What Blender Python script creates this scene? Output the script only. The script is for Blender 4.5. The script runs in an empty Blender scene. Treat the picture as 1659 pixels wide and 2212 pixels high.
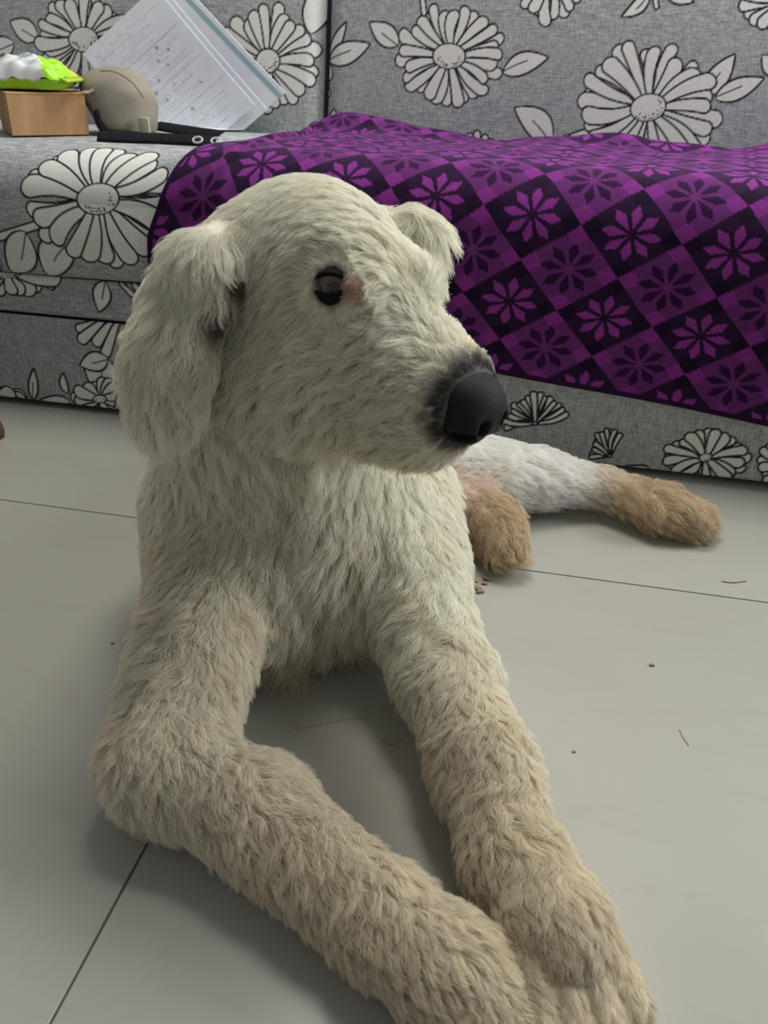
import bpy, bmesh, math, random
import numpy as np
from mathutils import Vector, Matrix

random.seed(7)
RNG = np.random.default_rng(7)
SC = bpy.context.scene
COL = SC.collection

# ------------------------------------------------------------------ camera
IW, IH, FPX = 1659.0, 2212.0, 1780.0
CX, CY = IW / 2, IH / 2
CAM_H, PITCH, YAW, ROLL = 0.60, math.radians(29.5), math.radians(10.5), math.radians(2.0)
FW = np.array([-math.sin(YAW) * math.cos(PITCH), math.cos(YAW) * math.cos(PITCH), -math.sin(PITCH)])
_r = np.cross(FW, [0, 0, 1.0]); _r /= np.linalg.norm(_r)
_u = np.cross(_r, FW)
RT = math.cos(ROLL) * _r + math.sin(ROLL) * _u
UP = math.cos(ROLL) * _u - math.sin(ROLL) * _r
EYE = np.array([0, 0, CAM_H])
cam_data = bpy.data.cameras.new('camera')
cam = bpy.data.objects.new('camera', cam_data)
COL.objects.link(cam)
cam_data.sensor_fit = 'VERTICAL'
cam_data.sensor_height = 24.0
cam_data.sensor_width = 24.0 * IW / IH
cam_data.lens = FPX / IH * 24.0
cam_data.clip_start = 0.02
cam.matrix_world = Matrix(((RT[0], UP[0], -FW[0], 0), (RT[1], UP[1], -FW[1], 0), (RT[2], UP[2], -FW[2], CAM_H), (0, 0, 0, 1)))
cam_data.dof.use_dof = True
cam_data.dof.focus_distance = 0.95
cam_data.dof.aperture_fstop = 5.5
SC.camera = cam
SC.cycles.max_bounces = 6
SC.cycles.diffuse_bounces = 4
SC.cycles.transmission_bounces = 5
SC.cycles.use_adaptive_sampling = True
SC.cycles.adaptive_threshold = 0.065

# ------------------------------------------------------------------ light and exposure
SC.view_settings.view_transform = 'Standard'
SC.view_settings.look = 'None'
SC.view_settings.gamma = 1.0
SC.view_settings.use_curve_mapping = False
SC.view_settings.exposure = 0.25
world = bpy.data.worlds.new('room_light')
SC.world = world
world.use_nodes = True
_bg = world.node_tree.nodes['Background']
_bg.inputs['Color'].default_value = (0.95, 0.97, 1.0, 1)
_bg.inputs['Strength'].default_value = 0.215


def area_light(name, loc, target, sx, sy, power, color):
    d = bpy.data.lights.new(name, 'AREA')
    d.shape = 'RECTANGLE'; d.size = sx; d.size_y = sy
    d.energy = power; d.color = color
    o = bpy.data.objects.new(name, d)
    COL.objects.link(o)
    o.location = loc
    o.rotation_euler = (Vector(target) - Vector(loc)).to_track_quat('-Z', 'Y').to_euler()
    return o


area_light('window_daylight', (2.05, 1.62, 1.40), (0.0, 1.0, 0.2), 1.2, 1.4, 45.0, (0.95, 0.98, 1.0))
area_light('ceiling_light', (0.0, 1.52, 2.4), (0.0, 1.4, 0.0), 1.0, 0.9, 30.0, (1.0, 0.98, 0.92))

# ------------------------------------------------------------------ helpers: pixels to points


def ray(px, py):
    return FW + RT * ((px - CX) / FPX) - UP * ((py - CY) / FPX)


def on_z(px, py, z):                       # point at height z seen at a pixel
    d = ray(px, py); t = (z - CAM_H) / d[2]
    return EYE + d * t


def on_y(px, py, y):                       # point on the plane Y = y
    d = ray(px, py); return EYE + d * (y / d[1])


def at_fd(px, py, fd):                     # point at horizontal distance fd along the view heading
    d = ray(px, py); g = -d[0] * math.sin(YAW) + d[1] * math.cos(YAW)
    return EYE + d * (fd / g)


def G(lat, fd, z):                         # heading frame to world
    return np.array([lat * math.cos(YAW) - fd * math.sin(YAW), lat * math.sin(YAW) + fd * math.cos(YAW), z])


def project(P):
    q = np.asarray(P) - EYE
    z = q @ FW
    return CX + FPX * (q @ RT) / z, CY - FPX * (q @ UP) / z


# ------------------------------------------------------------------ helpers: objects
def tag(o, label=None, cat=None, group=None, kind=None):
    if label: o['label'] = label
    if cat: o['category'] = cat
    if group: o['group'] = group
    if kind: o['kind'] = kind
    return o


def empty(name, loc):
    o = bpy.data.objects.new(name, None)
    o.empty_display_size = 0.05
    o.location = loc
    COL.objects.link(o)
    bpy.context.view_layer.update()
    return o


def link(name, me, mat, parent=None, smooth=True):
    o = bpy.data.objects.new(name, me)
    COL.objects.link(o)
    if mat is not None:
        me.materials.clear(); me.materials.append(mat)
    if parent is not None:
        o.parent = parent
        o.matrix_parent_inverse = Matrix.Translation(-Vector(parent.location)) if parent.type == 'EMPTY' else parent.matrix_world.inverted()
    if smooth:
        me.polygons.foreach_set('use_smooth', [True] * len(me.polygons))
    return o


def mesh_np(name, verts, faces):
    me = bpy.data.meshes.new(name)
    verts = np.asarray(verts, dtype=np.float32); faces = np.asarray(faces, dtype=np.int32)
    k = faces.shape[1]
    me.vertices.add(len(verts)); me.vertices.foreach_set('co', verts.ravel())
    me.loops.add(faces.size); me.loops.foreach_set('vertex_index', faces.ravel())
    me.polygons.add(len(faces))
    me.polygons.foreach_set('loop_start', np.arange(0, faces.size, k, dtype=np.int32))
    me.polygons.foreach_set('loop_total', np.full(len(faces), k, dtype=np.int32))
    me.update(calc_edges=True)
    return me


def grid_faces(nu, nv):
    i = np.arange(nu * nv).reshape(nu, nv)
    return np.stack([i[:-1, :-1], i[1:, :-1], i[1:, 1:], i[:-1, 1:]], -1).reshape(-1, 4)


def box_bm(x0, x1, y0, y1, z0, z1, bev=0.0, seg=2):
    bm = bmesh.new()
    bmesh.ops.create_cube(bm, size=1.0)
    for v in bm.verts:
        v.co = Vector((x0 + (v.co.x + .5) * (x1 - x0), y0 + (v.co.y + .5) * (y1 - y0), z0 + (v.co.z + .5) * (z1 - z0)))
    if bev > 0:
        bmesh.ops.bevel(bm, geom=bm.edges[:], offset=bev, segments=seg, affect='EDGES', profile=0.5)
    return bm


def bm_mesh(name, bm):
    bmesh.ops.recalc_face_normals(bm, faces=bm.faces[:])
    me = bpy.data.meshes.new(name); bm.to_mesh(me); bm.free(); return me


def tube_np(pts, rad, n=10):
    """round tube along points with a radius each, capped"""
    pts = np.asarray(pts, float); m = len(pts)
    rad = np.broadcast_to(np.asarray(rad, float), (m,))
    T = np.gradient(pts, axis=0); T /= np.linalg.norm(T, axis=1)[:, None]
    ref = np.array([0, 0, 1.0]) if abs(T[0, 2]) < .9 else np.array([1.0, 0, 0])
    V = []
    a = np.cross(T[0], ref); a /= np.linalg.norm(a)
    for i in range(m):
        a = a - T[i] * (a @ T[i]); a /= np.linalg.norm(a)
        b = np.cross(T[i], a)
        for k in range(n):
            th = 2 * math.pi * k / n
            V.append(pts[i] + rad[i] * (math.cos(th) * a + math.sin(th) * b))
    F = []
    for i in range(m - 1):
        for k in range(n):
            F.append((i * n + k, i * n + (k + 1) % n, (i + 1) * n + (k + 1) % n, (i + 1) * n + k))
    me = bpy.data.meshes.new('tube')
    me.from_pydata([tuple(v) for v in V], [], F + [tuple(range(n - 1, -1, -1)), tuple(range((m - 1) * n, m * n))])
    me.update()
    return me


# ------------------------------------------------------------------ helpers: materials
def srgb(r, g, b):
    f = lambda c: ((c / 255.0) / 12.92 if c / 255.0 <= 0.04045 else ((c / 255.0 + 0.055) / 1.055) ** 2.4)
    return (f(r), f(g), f(b), 1.0)


class NT:
    def __init__(self, name):
        self.m = bpy.data.materials.new(name); self.m.use_nodes = True
        self.t = self.m.node_tree; self.n = self.t.nodes; self.l = self.t.links
        self.b = self.n['Principled BSDF']

    def node(self, typ, **kw):
        x = self.n.new(typ)
        for k, v in kw.items():
            if k in x.inputs: self.set(x.inputs[k], v)
            else: setattr(x, k, v)
        return x

    def set(self, sock, v):
        if isinstance(v, bpy.types.NodeSocket): self.l.new(v, sock)
        else: sock.default_value = v

    def mix(self, fac, a, b, mode='MIX'):
        x = self.n.new('ShaderNodeMix'); x.data_type = 'RGBA'; x.blend_type = mode
        self.set(x.inputs[0], fac); self.set(x.inputs[6], a); self.set(x.inputs[7], b)
        return x.outputs[2]

    def math(self, op, a, b=0.0, clamp=False):
        x = self.n.new('ShaderNodeMath'); x.operation = op; x.use_clamp = clamp
        self.set(x.inputs[0], a); self.set(x.inputs[1], b)
        return x.outputs[0]

    def coord(self, scale=(1, 1, 1), kind='Object'):
        c = self.n.new('ShaderNodeTexCoord'); mp = self.n.new('ShaderNodeMapping')
        self.l.new(c.outputs[kind], mp.inputs['Vector']); mp.inputs['Scale'].default_value = scale
        return mp.outputs[0]

    def noise(self, vec, scale, detail=2.0, rough=0.5):
        x = self.n.new('ShaderNodeTexNoise'); self.l.new(vec, x.inputs['Vector'])
        x.inputs['Scale'].default_value = scale; x.inputs['Detail'].default_value = detail; x.inputs['Roughness'].default_value = rough
        return x.outputs['Fac']

    def ramp(self, fac, stops):
        x = self.n.new('ShaderNodeValToRGB'); self.l.new(fac, x.inputs[0])
        e = x.color_ramp.elements
        while len(e) < len(stops): e.new(0.5)
        for i, (p, c) in enumerate(stops): e[i].position = p; e[i].color = c
        return x.outputs[0]

    def bump(self, h, strength, dist=0.001):
        x = self.n.new('ShaderNodeBump'); self.l.new(h, x.inputs['Height'])
        x.inputs['Strength'].default_value = strength; x.inputs['Distance'].default_value = dist
        self.l.new(x.outputs[0], self.b.inputs['Normal'])

    def attr(self, name):
        x = self.n.new('ShaderNodeAttribute'); x.attribute_name = name; return x

    def out(self, color=None, rough=None, spec=None):
        if color is not None: self.set(self.b.inputs['Base Color'], color)
        if rough is not None: self.set(self.b.inputs['Roughness'], rough)
        if spec is not None: self.b.inputs['Specular IOR Level'].default_value = spec
        return self.m


def plain(name, rgb, rough=0.6, spec=0.3, var=0.12, vs=30.0):
    t = NT(name); c = srgb(*rgb)
    n = t.noise(t.coord(), vs, 3.0)
    lo = tuple(x * (1 - var) for x in c[:3]) + (1,); hi = tuple(min(1, x * (1 + var)) for x in c[:3]) + (1,)
    return t.out(t.ramp(n, [(0.3, lo), (0.7, hi)]), rough, spec)


def mat_tile():
    t = NT('vitrified_tile')
    v = t.coord()
    n1 = t.noise(v, 2.2, 3.0, 0.6); n2 = t.noise(v, 38.0, 2.0)
    c = t.ramp(n1, [(0.3, srgb(161, 160, 150)), (0.7, srgb(170, 169, 160))])
    c = t.mix(t.math('MULTIPLY', n2, 0.08), c, srgb(138, 136, 126))
    n3 = t.noise(t.coord((1, 3.5, 1)), 9.0, 4.0, 0.65)                      # dried smears
    sm = t.math('MULTIPLY', t.math('SUBTRACT', n3, 0.56, True), 1.6, True)
    c = t.mix(sm, c, srgb(152, 147, 135))
    r = t.math('ADD', 0.20, t.math('MULTIPLY', t.noise(v, 3.0, 3.0), 0.14))
    return t.out(c, r, 0.35)


def mat_print():
    """grey woven upholstery; the colour attribute 'print' holds the daisy print (r = petal white, g = black outline)"""
    t = NT('daisy_print_fabric')
    a = t.attr('print'); sep = t.node('ShaderNodeSeparateColor'); t.l.new(a.outputs['Color'], sep.inputs[0])
    w1 = t.noise(t.coord((1, 1, 0.10)), 520.0, 2.0, 0.7)
    w2 = t.noise(t.coord((0.10, 0.10, 1)), 520.0, 2.0, 0.7)
    wv = t.math('MULTIPLY', t.math('ADD', w1, w2), 0.5)
    g = t.ramp(wv, [(0.36, srgb(116, 120, 122)), (0.5, srgb(160, 164, 164)), (0.64, srgb(200, 203, 200))])
    big = t.noise(t.coord(), 5.0, 2.0)
    g = t.mix(t.math('MULTIPLY', big, 0.25), g, srgb(172, 176, 175))
    pw = t.ramp(t.noise(t.coord(), 300.0, 2.0), [(0.3, srgb(213, 214, 206)), (0.7, srgb(232, 232, 226))])
    c = t.mix(sep.outputs[0], g, pw)
    c = t.mix(sep.outputs[1], c, srgb(36, 38, 47))
    t.bump(wv, 0.35, 0.0006)
    return t.out(c, 0.9, 0.15)


def mat_blanket():
    t = NT('purple_knit')
    a = t.attr('knit')
    n = t.noise(t.coord(), 420.0, 2.0, 0.7)
    c = t.mix(t.math('MULTIPLY', n, 0.55), a.outputs['Color'], srgb(16, 8, 20))
    t.bump(n, 0.6, 0.001)
    t.b.inputs['Sheen Weight'].default_value = 0.25
    t.b.inputs['Sheen Roughness'].default_value = 0.5
    t.b.inputs['Sheen Tint'].default_value = srgb(200, 140, 210)
    return t.out(c, 0.95, 0.05)


def mat_fur():
    t = NT('dog_fur')
    a = t.attr('tint')
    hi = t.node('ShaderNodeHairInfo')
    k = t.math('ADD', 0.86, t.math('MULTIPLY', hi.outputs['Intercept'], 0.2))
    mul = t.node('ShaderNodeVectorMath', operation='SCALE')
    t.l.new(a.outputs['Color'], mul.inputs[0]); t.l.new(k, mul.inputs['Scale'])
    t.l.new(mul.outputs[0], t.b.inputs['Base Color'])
    t.b.inputs['Roughness'].default_value = 0.75
    t.b.inputs['Specular IOR Level'].default_value = 0.2
    tr = t.node('ShaderNodeBsdfTranslucent'); t.l.new(mul.outputs[0], tr.inputs['Color'])
    mx = t.node('ShaderNodeMixShader'); mx.inputs[0].default_value = 0.56
    t.l.new(t.b.outputs[0], mx.inputs[1]); t.l.new(tr.outputs[0], mx.inputs[2])
    t.l.new(mx.outputs[0], t.n['Material Output'].inputs['Surface'])
    return t.m


def mat_hide():
    t = NT('dog_hide')
    a = t.attr('tint')
    n = t.noise(t.coord(), 90.0, 3.0)
    return t.out(t.mix(t.math('MULTIPLY', n, 0.5), a.outputs['Color'], srgb(196, 180, 158), 'MULTIPLY'), 0.9, 0.1)


M_TILE = mat_tile()
M_GROUT = plain('tile_grout', (92, 88, 80), 0.9, 0.1)
M_WALL = plain('painted_wall', (214, 212, 204), 0.9, 0.1, 0.03, 4)
M_PRINT = mat_print()
M_BLANKET = mat_blanket()
M_DARK = plain('dark_cloth', (32, 31, 36), 0.9, 0.1, 0.25, 120)
M_PIPING = plain('charcoal_piping', (44, 45, 52), 0.85, 0.15)

# ------------------------------------------------------------------ the room
SOFA_Y = 1.266           # front of the sofa
BACK_Y = 1.77            # where seat and back meet
TS = 0.80
JX, JY = -0.275, 0.937   # two joints seen in the floor
floor = link('floor', bm_mesh('floor', box_bm(JX - 3 * TS, JX + 4 * TS, JY - 3 * TS, JY + 2 * TS, -0.06, -0.0012)), M_GROUT, smooth=False)
tag(floor, 'pale cream polished tile floor with thin dark joints', 'floor', kind='structure')
tile_me = bm_mesh('tile', box_bm(0.0011, TS - 0.0011, 0.0011, TS - 0.0011, -0.009, 0.0, 0.0005, 1))
for i in range(-3, 4):
    for j in range(-3, 2):
        t = link('tile', tile_me, None, floor, smooth=False) if (i, j) != (-3, -3) else link('tile', tile_me, M_TILE, floor, smooth=False)
        t.location = (JX + i * TS, JY + j * TS, 0)
wall = link('wall_back', bm_mesh('wall_back', box_bm(JX - 3 * TS, JX + 4 * TS, 2.2, 2.3, 0, 2.7)), M_WALL, smooth=False)
tag(wall, 'plain painted wall behind the sofa', 'wall', kind='structure')


# ------------------------------------------------------------------ printed cloth sheets
def axis(lo, hi, dlo, dhi, fine, coarse):
    a = np.arange(lo, dlo, coarse); b = np.arange(dlo, dhi, fine); c = np.append(np.arange(dhi, hi, coarse), hi)
    return np.concatenate([a, b, c])


class Sheet:
    """a grid of points P over cloth coordinates (U, V) in metres that can be printed on"""

    def __init__(self, U, V, P):
        self.U, self.V, self.P = U, V, P
        self.px, self.py = project(P)
        self.w = np.zeros(U.shape); self.k = np.zeros(U.shape)

    def uv(self, x, y):
        d = (self.px - x) ** 2 + (self.py - y) ** 2
        i = np.unravel_index(np.argmin(d), d.shape)
        return np.array([self.U[i], self.V[i]])

    def win(self, c, r):
        iu = np.where(np.abs(self.U[:, 0] - c[0]) < r)[0]; iv = np.where(np.abs(self.V[0] - c[1]) < r)[0]
        if len(iu) < 2 or len(iv) < 2: return None
        return slice(iu[0], iu[-1] + 1), slice(iv[0], iv[-1] + 1)

    def stamp(self, sl, sd, lw, line_only=False):
        s = 0.0012
        fill = np.clip(0.5 - sd / s, 0, 1); edge = np.clip(0.5 - (np.abs(sd) - lw) / s, 0, 1)
        if line_only: fill = np.clip(0.5 - (sd) / s, 0, 1); edge = fill
        w, k = self.w[sl], self.k[sl]
        cover = np.maximum(fill, edge)
        self.k[sl] = k * (1 - cover) + edge
        self.w[sl] = w * (1 - cover) + fill * (0 if line_only else 1)

    def petal(self, b, t, w0, w1, bend=0.0, lw=0.0017, point=False, rib=False):
        b, t = np.asarray(b, float), np.asarray(t, float)
        L = np.linalg.norm(t - b); m = (b + t) / 2
        sl = self.win(m, L * 0.75 + max(w0, w1) * 1.5 + 0.01)
        if sl is None: return
        if L < .004: return
        ax = (t - b) / L; nr = np.array([-ax[1], ax[0]])
        x = self.U[sl] - b[0]; y = self.V[sl] - b[1]
        a = (x * ax[0] + y * ax[1]) / L; c = x * nr[0] + y * nr[1]
        c = c - bend * L * np.sin(np.clip(a, 0, 1) * math.pi)
        if point:
            hw = w1 * np.sin(np.clip(a, 0, 1) ** 0.8 * math.pi) ** 0.85
            sd = np.where((a < 0) | (a > 1), np.hypot(np.maximum(-a, a - 1) * L, c), (np.abs(c) - hw) * 0.8)
        else:
            h = np.clip(a, 0, 1 - w1 / L * 0.9); hw = w0 + (w1 - w0) * np.clip(h / (1 - w1 / L * .9), 0, 1) ** 0.7
            sd = np.hypot((a - h) * L, c) - hw
        self.stamp(sl, sd, lw)
        if rib:
            h = np.clip(a, 0.02, 0.55); self.stamp(sl, np.hypot((a - h) * L, c - 0.1 * w1) - lw * 0.6, 0, True)

    def leaf(self, bx, by, tx, ty, wpx, bend=0.0, rib=True, lw=0.0017):
        b, t = self.uv(bx, by), self.uv(tx, ty)
        s = np.linalg.norm(t - b) / max(1e-6, math.hypot(tx - bx, ty - by))
        self.petal(b, t, 0, wpx * s / 2, bend, lw, True, rib)

    def petal_px(self, bx, by, tx, ty, w0, w1, bend=0.0, lw=0.0017):
        b, t = self.uv(bx, by), self.uv(tx, ty)
        s = np.linalg.norm(t - b) / max(1e-6, math.hypot(tx - bx, ty - by))
        self.petal(b, t, w0 * s / 2, w1 * s / 2, bend, lw)

    def stem(self, pts, wpx):
        for (a, b) in zip(pts[:-1], pts[1:]):
            self.petal_px(a[0], a[1], b[0], b[1], wpx, wpx)

    def daisy(self, cx, cy, rx, ry, dx, dy, n=24, seed=0, tilt=0.0, lw=0.0017, a0=0.0, a1=360.0):
        rg = random.Random(seed); n = int(n * 1.15)
        c = self.uv(cx, cy)
        ex = (self.uv(cx + rx * .5, cy) - self.uv(cx - rx * .5, cy)); ey = (self.uv(cx, cy - ry * .5) - self.uv(cx, cy + ry * .5))
        if abs(ex[0] * ey[1] - ex[1] * ey[0]) < .2 * np.linalg.norm(ex) ** 2 or np.linalg.norm(ex) < .02: return
        order = list(range(n)); rg.shuffle(order)
        big = [i for i in order if i % 2 == 0] if False else order
        for i in big:
            th = math.radians(a0 + (a1 - a0) * (i + rg.uniform(-.22, .22)) / n)
            l = rg.uniform(0.82, 1.03)
            d0 = math.cos(th), math.sin(th)
            b = c + ex * (dx / rx * .75 * d0[0]) + ey * (dy / ry * .75 * d0[1])
            t = c + ex * (l * d0[0]) + ey * (l * d0[1])
            L = np.linalg.norm(t - b)
            wt = 2 * math.pi * np.linalg.norm(ex) / n * rg.uniform(0.42, 0.60) * (a1 - a0) / 360
            self.petal(b, t, wt * 0.38, min(wt, L * .4), rg.uniform(-.10, .10), lw)
        sl = self.win(c, np.linalg.norm(ex))
        if sl is None: return
        x = self.U[sl] - c[0]; y = self.V[sl] - c[1]
        A = np.linalg.inv(np.stack([ex * dx / rx, ey * dy / ry], 1))
        p = A[0, 0] * x + A[0, 1] * y; q = A[1, 0] * x + A[1, 1] * y
        p, q = p * math.cos(tilt) + q * math.sin(tilt), (-p * math.sin(tilt) + q * math.cos(tilt)) * 1.2
        rr = np.linalg.norm(ex) * dx / rx
        self.stamp(sl, (np.hypot(p, q) - 1) * rr, lw)
        for _ in range(26):                                                # the dotted rim of the disc
            th = rg.uniform(math.pi * 1.05, math.pi * 2.1); r = rg.uniform(.55, .88)
            self.stamp(sl, (np.hypot(p - r * math.cos(th), q - r * math.sin(th)) - .045) * rr, 0, True)

    def mesh(self, name, extra=None):
        nu, nv = self.U.shape
        V = self.P.reshape(-1, 3); F = grid_faces(nu, nv)
        w, k = self.w.ravel(), self.k.ravel()
        if extra is not None:
            V = np.concatenate([V, extra[0]]); F = np.concatenate([F, np.asarray(extra[1])])
            w = np.pad(w, (0, len(extra[0]))); k = np.pad(k, (0, len(extra[0])))
        me = mesh_np(name, V, F)
        at = me.color_attributes.new('print', 'FLOAT_COLOR', 'POINT')
        at.data.foreach_set('color', np.stack([w, k, w * 0, w * 0 + 1], 1).astype(np.float32).ravel())
        return me


def ring(nu, nv):
    i = np.arange(nu * nv).reshape(nu, nv)
    return np.concatenate([i[:, 0], i[-1, 1:], i[-2::-1, -1], i[0, -2:0:-1]])


def close_back(sh, off):
    """extra verts/faces that close a cushion sheet with a rim and a back"""
    nu, nv = sh.U.shape
    r = ring(nu, nv)[::4] if False else ring(nu, nv)
    B = sh.P.reshape(-1, 3)[r] + off
    n0 = nu * nv; m = len(r)
    k = np.arange(m); k1 = (k + 1) % m
    F = np.stack([r[k1], r[k], n0 + k, n0 + k1], 1).tolist()
    c = B.mean(0)
    E = np.concatenate([B, c[None]])
    for a in range(0, m - 1, 2):
        F.append([n0 + a, n0 + a + 1, n0 + (a + 2) % m, n0 + m])
    return E, np.array(F)


sofa = empty('sofa', (-0.3, 1.5, 0))
tag(sofa, 'grey woven sofa printed with big white daisies behind the dog', 'sofa')
X0, X1 = -1.75, 1.15

# seat profile: arc length s from the back of the seat, over the rounded nose, down the front
CREST = 0.443
_pp = []
for y in np.linspace(BACK_Y + .05, SOFA_Y + .085, 30):
    u = (BACK_Y + .05 - y) / (BACK_Y + .05 - SOFA_Y - .085)
    _pp.append((y, CREST - 0.010 * max(0.0, 1 - u) ** 1.5 + 0.004 * math.sin(u * math.pi)))
for a in np.linspace(0, math.pi / 2, 20)[1:]:
    _pp.append((SOFA_Y + .085 - .085 * math.sin(a), CREST - .078 * (1 - math.cos(a))))
for z in np.linspace(CREST - .078, .262, 10)[1:]:
    _pp.append((SOFA_Y - .006 * math.sin((CREST - .078 - z) / (CREST - .078 - .262) * math.pi), z))
for a in np.linspace(0, math.pi / 2, 8)[1:]:
    _pp.append((SOFA_Y + .02 - .02 * math.cos(a), .262 - .02 * math.sin(a)))
_pp = np.array(_pp)
_ss = np.concatenate([[0], np.cumsum(np.hypot(*np.diff(_pp, axis=0).T))])
S_NOSE = float(_ss[30]); S_END = float(_ss[-1])


def prof(s):
    y = np.interp(s, _ss, _pp[:, 0]); z = np.interp(s, _ss, _pp[:, 1])
    e = 0.012
    ty = np.interp(s + e, _ss, _pp[:, 0]) - np.interp(s - e, _ss, _pp[:, 0]); tz = np.interp(s + e, _ss, _pp[:, 1]) - np.interp(s - e, _ss, _pp[:, 1])
    n = np.hypot(ty, tz) + 1e-9
    return y, z, tz / n, -ty / n          # position and outward normal (y, z)


# --- seat cushion
U, V = np.meshgrid(axis(X0, X1, -1.45, -0.44, 0.0016, 0.03), np.concatenate([np.linspace(0, S_NOSE - .06, 16), np.arange(S_NOSE - .05, S_END, .0016)]), indexing='ij')
y, z, ny, nz = prof(V)
y = y + .003 * np.sin(U * 9) * 1.0
seat = Sheet(U, -V, np.stack([U, y, z], -1))
seat.stem([(-30, 520), (85, 484)], 15)
seat.leaf(52, 500, 32, 600, 62, 0.05)
seat.leaf(150, 520, 110, 610, 62, -0.1)
seat.daisy(212, 430, 165, 148, 46, 38, 24, 3, 0.35)
seat.leaf(0, 560, -60, 600, 40); seat.daisy(-190, 470, 140, 120, 40, 34, 24, 9); seat.leaf(-90, 420, -30, 350, 46)
off = np.array([0, .02, -.01])
link('seat_cushion', seat.mesh('seat_cushion'), M_PRINT, sofa)

# --- upholstered base: an upper rail and a lower panel
def panel(z0, z1, y0, dense):
    U, V = np.meshgrid(axis(X0, X1, dense[0], dense[1], 0.0018, 0.04), np.arange(z0, z1 + .0009, 0.0018), indexing='ij')
    r = 0.006
    e = np.minimum(np.minimum(V - z0, z1 - V), r)
    d = r - np.sqrt(np.maximum(r * r - (r - e) ** 2, 0))
    return Sheet(U, V, np.stack([U, y0 + d + .0025 * np.sin(U * 23 + 1) * np.sin((V - z0) / (z1 - z0) * math.pi), V], -1))


rail = panel(.172, .241, SOFA_Y + .012, (-1.30, 0.60))
rail.daisy(15, 590, 120, 95, 30, 24, 22, 5, 0)
rail.leaf(228, 590, 214, 674, 50, 0.0, True)
rail.petal_px(290, 600, 305, 632, 14, 22)
rail.petal_px(262, 604, 290, 640, 8, 16)
rail.daisy(1030, 800, 90, 70, 22, 18, 20, 8)
link('seat_rail', rail.mesh('seat_rail'), M_PRINT, sofa)

low = panel(.010, .170, SOFA_Y + .004, (-1.30, 0.60))
for (a, b, c, d, w) in ((215, 690, 165, 712, 20), (220, 695, 172, 738, 22), (240, 697, 205, 745, 22), (255, 700, 226, 770, 22), (275, 700, 300, 745, 20), (300, 705, 330, 760, 20)):
    low.petal_px(a, b, c, d, w * .5, w)
low.leaf(215, 760, 208, 850, 70, 0.05); low.leaf(232, 775, 172, 790, 36, 0.0)
low.daisy(215, 862, 62, 52, 14, 12, 15, 4)
low.leaf(150, 868, 84, 884, 42, 0.12); low.leaf(146, 850, 136, 806, 18, 0.1, False); low.leaf(70, 885, 72, 795, 26, 0.0, True)
low.daisy(-10, 880, 75, 85, 14, 12, 15, 6)
low.daisy(298, 868, 52, 40, 12, 10, 14, 7)
# right-hand side, under the blanket hem
low.daisy(1155, 915, 75, 68, 5, 5, 15, 11, a0=20, a1=200)
low.daisy(1318, 985, 48, 75, 5, 5, 10, 12, a0=60, a1=200)
low.leaf(1400, 1030, 1350, 1010, 36, 0.2, False)
low.daisy(1525, 988, 96, 62, 16, 9, 22, 13, 1.1)
low.petal_px(1510, 1035, 1495, 1066, 16, 26); low.petal_px(1530, 1040, 1526, 1066, 9, 12); low.petal_px(1544, 1040, 1542, 1066, 7, 10)
low.daisy(1700, 1010, 70, 58, 12, 10, 16, 14)
low.daisy(-180, 780, 110, 90, 26, 20, 22, 17); low.daisy(480, 800, 110, 90, 26, 20, 22, 18)
low.daisy(700, 930, 110, 70, 22, 16, 22, 15)
low.daisy(930, 900, 80, 60, 18, 14, 20, 16)
link('base_panel', low.mesh('base_panel'), M_PRINT, sofa)
link('base_body', bm_mesh('base_body', box_bm(X0 + .005, X1 - .005, SOFA_Y + .03, BACK_Y + .30, .03, .236, .006)), M_PIPING, sofa)
link('underside', bm_mesh('underside', box_bm(X0 + .03, X1 - .03, SOFA_Y + .045, BACK_Y + .25, .0, .03)), M_DARK, sofa)

# --- back cushions, leaning back
LEAN = 0.16
SEAM = on_y(697, 200, BACK_Y + .02)[0]


def back_cushion(xa, xb, dense):
    zlo, zhi = .405, .93
    U, V = np.meshgrid(axis(xa, xb, dense[0], dense[1], 0.0020, 0.03), axis(zlo, zhi, .42, .915, .0020, .02), indexing='ij')
    r = .035
    ex = np.minimum(np.minimum(U - xa, xb - U), r); ez = np.minimum(np.minimum(V - zlo, zhi - V), r)
    d = (r - np.sqrt(np.maximum(r * r - (r - ex) ** 2, 0))) + (r - np.sqrt(np.maximum(r * r - (r - ez) ** 2, 0)))
    fu = (U - xa) / (xb - xa); fv = (V - zlo) / (zhi - zlo)
    bul = .022 * (np.sin(fu * math.pi) * np.sin(fv * math.pi)) ** .5
    y = BACK_Y + .012 + (V - .44) * LEAN + d - bul
    return Sheet(U, V, np.stack([U, y, V], -1))


bl = back_cushion(X0, SEAM - .004, (-1.30, SEAM - .004))
bl.leaf(82, 82, 22, 45, 46, 0.0); bl.leaf(30, 92, -30, 118, 36)
bl.stem([(132, -14), (134, 6)], 12)
bl.daisy(180, 86, 106, 104, 32, 32, 26, 21)
bl.daisy(578, 132, 112, 122, 26, 32, 24, 22)
bl.leaf(672, 72, 690, -40, 56, 0.0, False)
bl.leaf(540, 312, 650, 288, 36, -0.1, True)
bl.leaf(395, 0, 380, -30, 20)
for i, (x, y_, q) in enumerate(((400, -150, 1.0), (60, -220, .9), (640, -330, .9), (250, -420, 1.0), (520, -560, .8))):
    bl.leaf(x + 90 * q, y_ + 20, x + 190 * q, y_ - 30, 44); bl.leaf(x - 80, y_ + 60, x - 150, y_ + 120, 40); bl.daisy(x, y_, 118 * q, 108 * q, 32 * q, 30 * q, 24, 40 + i)
link('back_cushion', bl.mesh('back_cushion', close_back(bl, np.array([0, .12, 0]))), M_PRINT, sofa)

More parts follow.
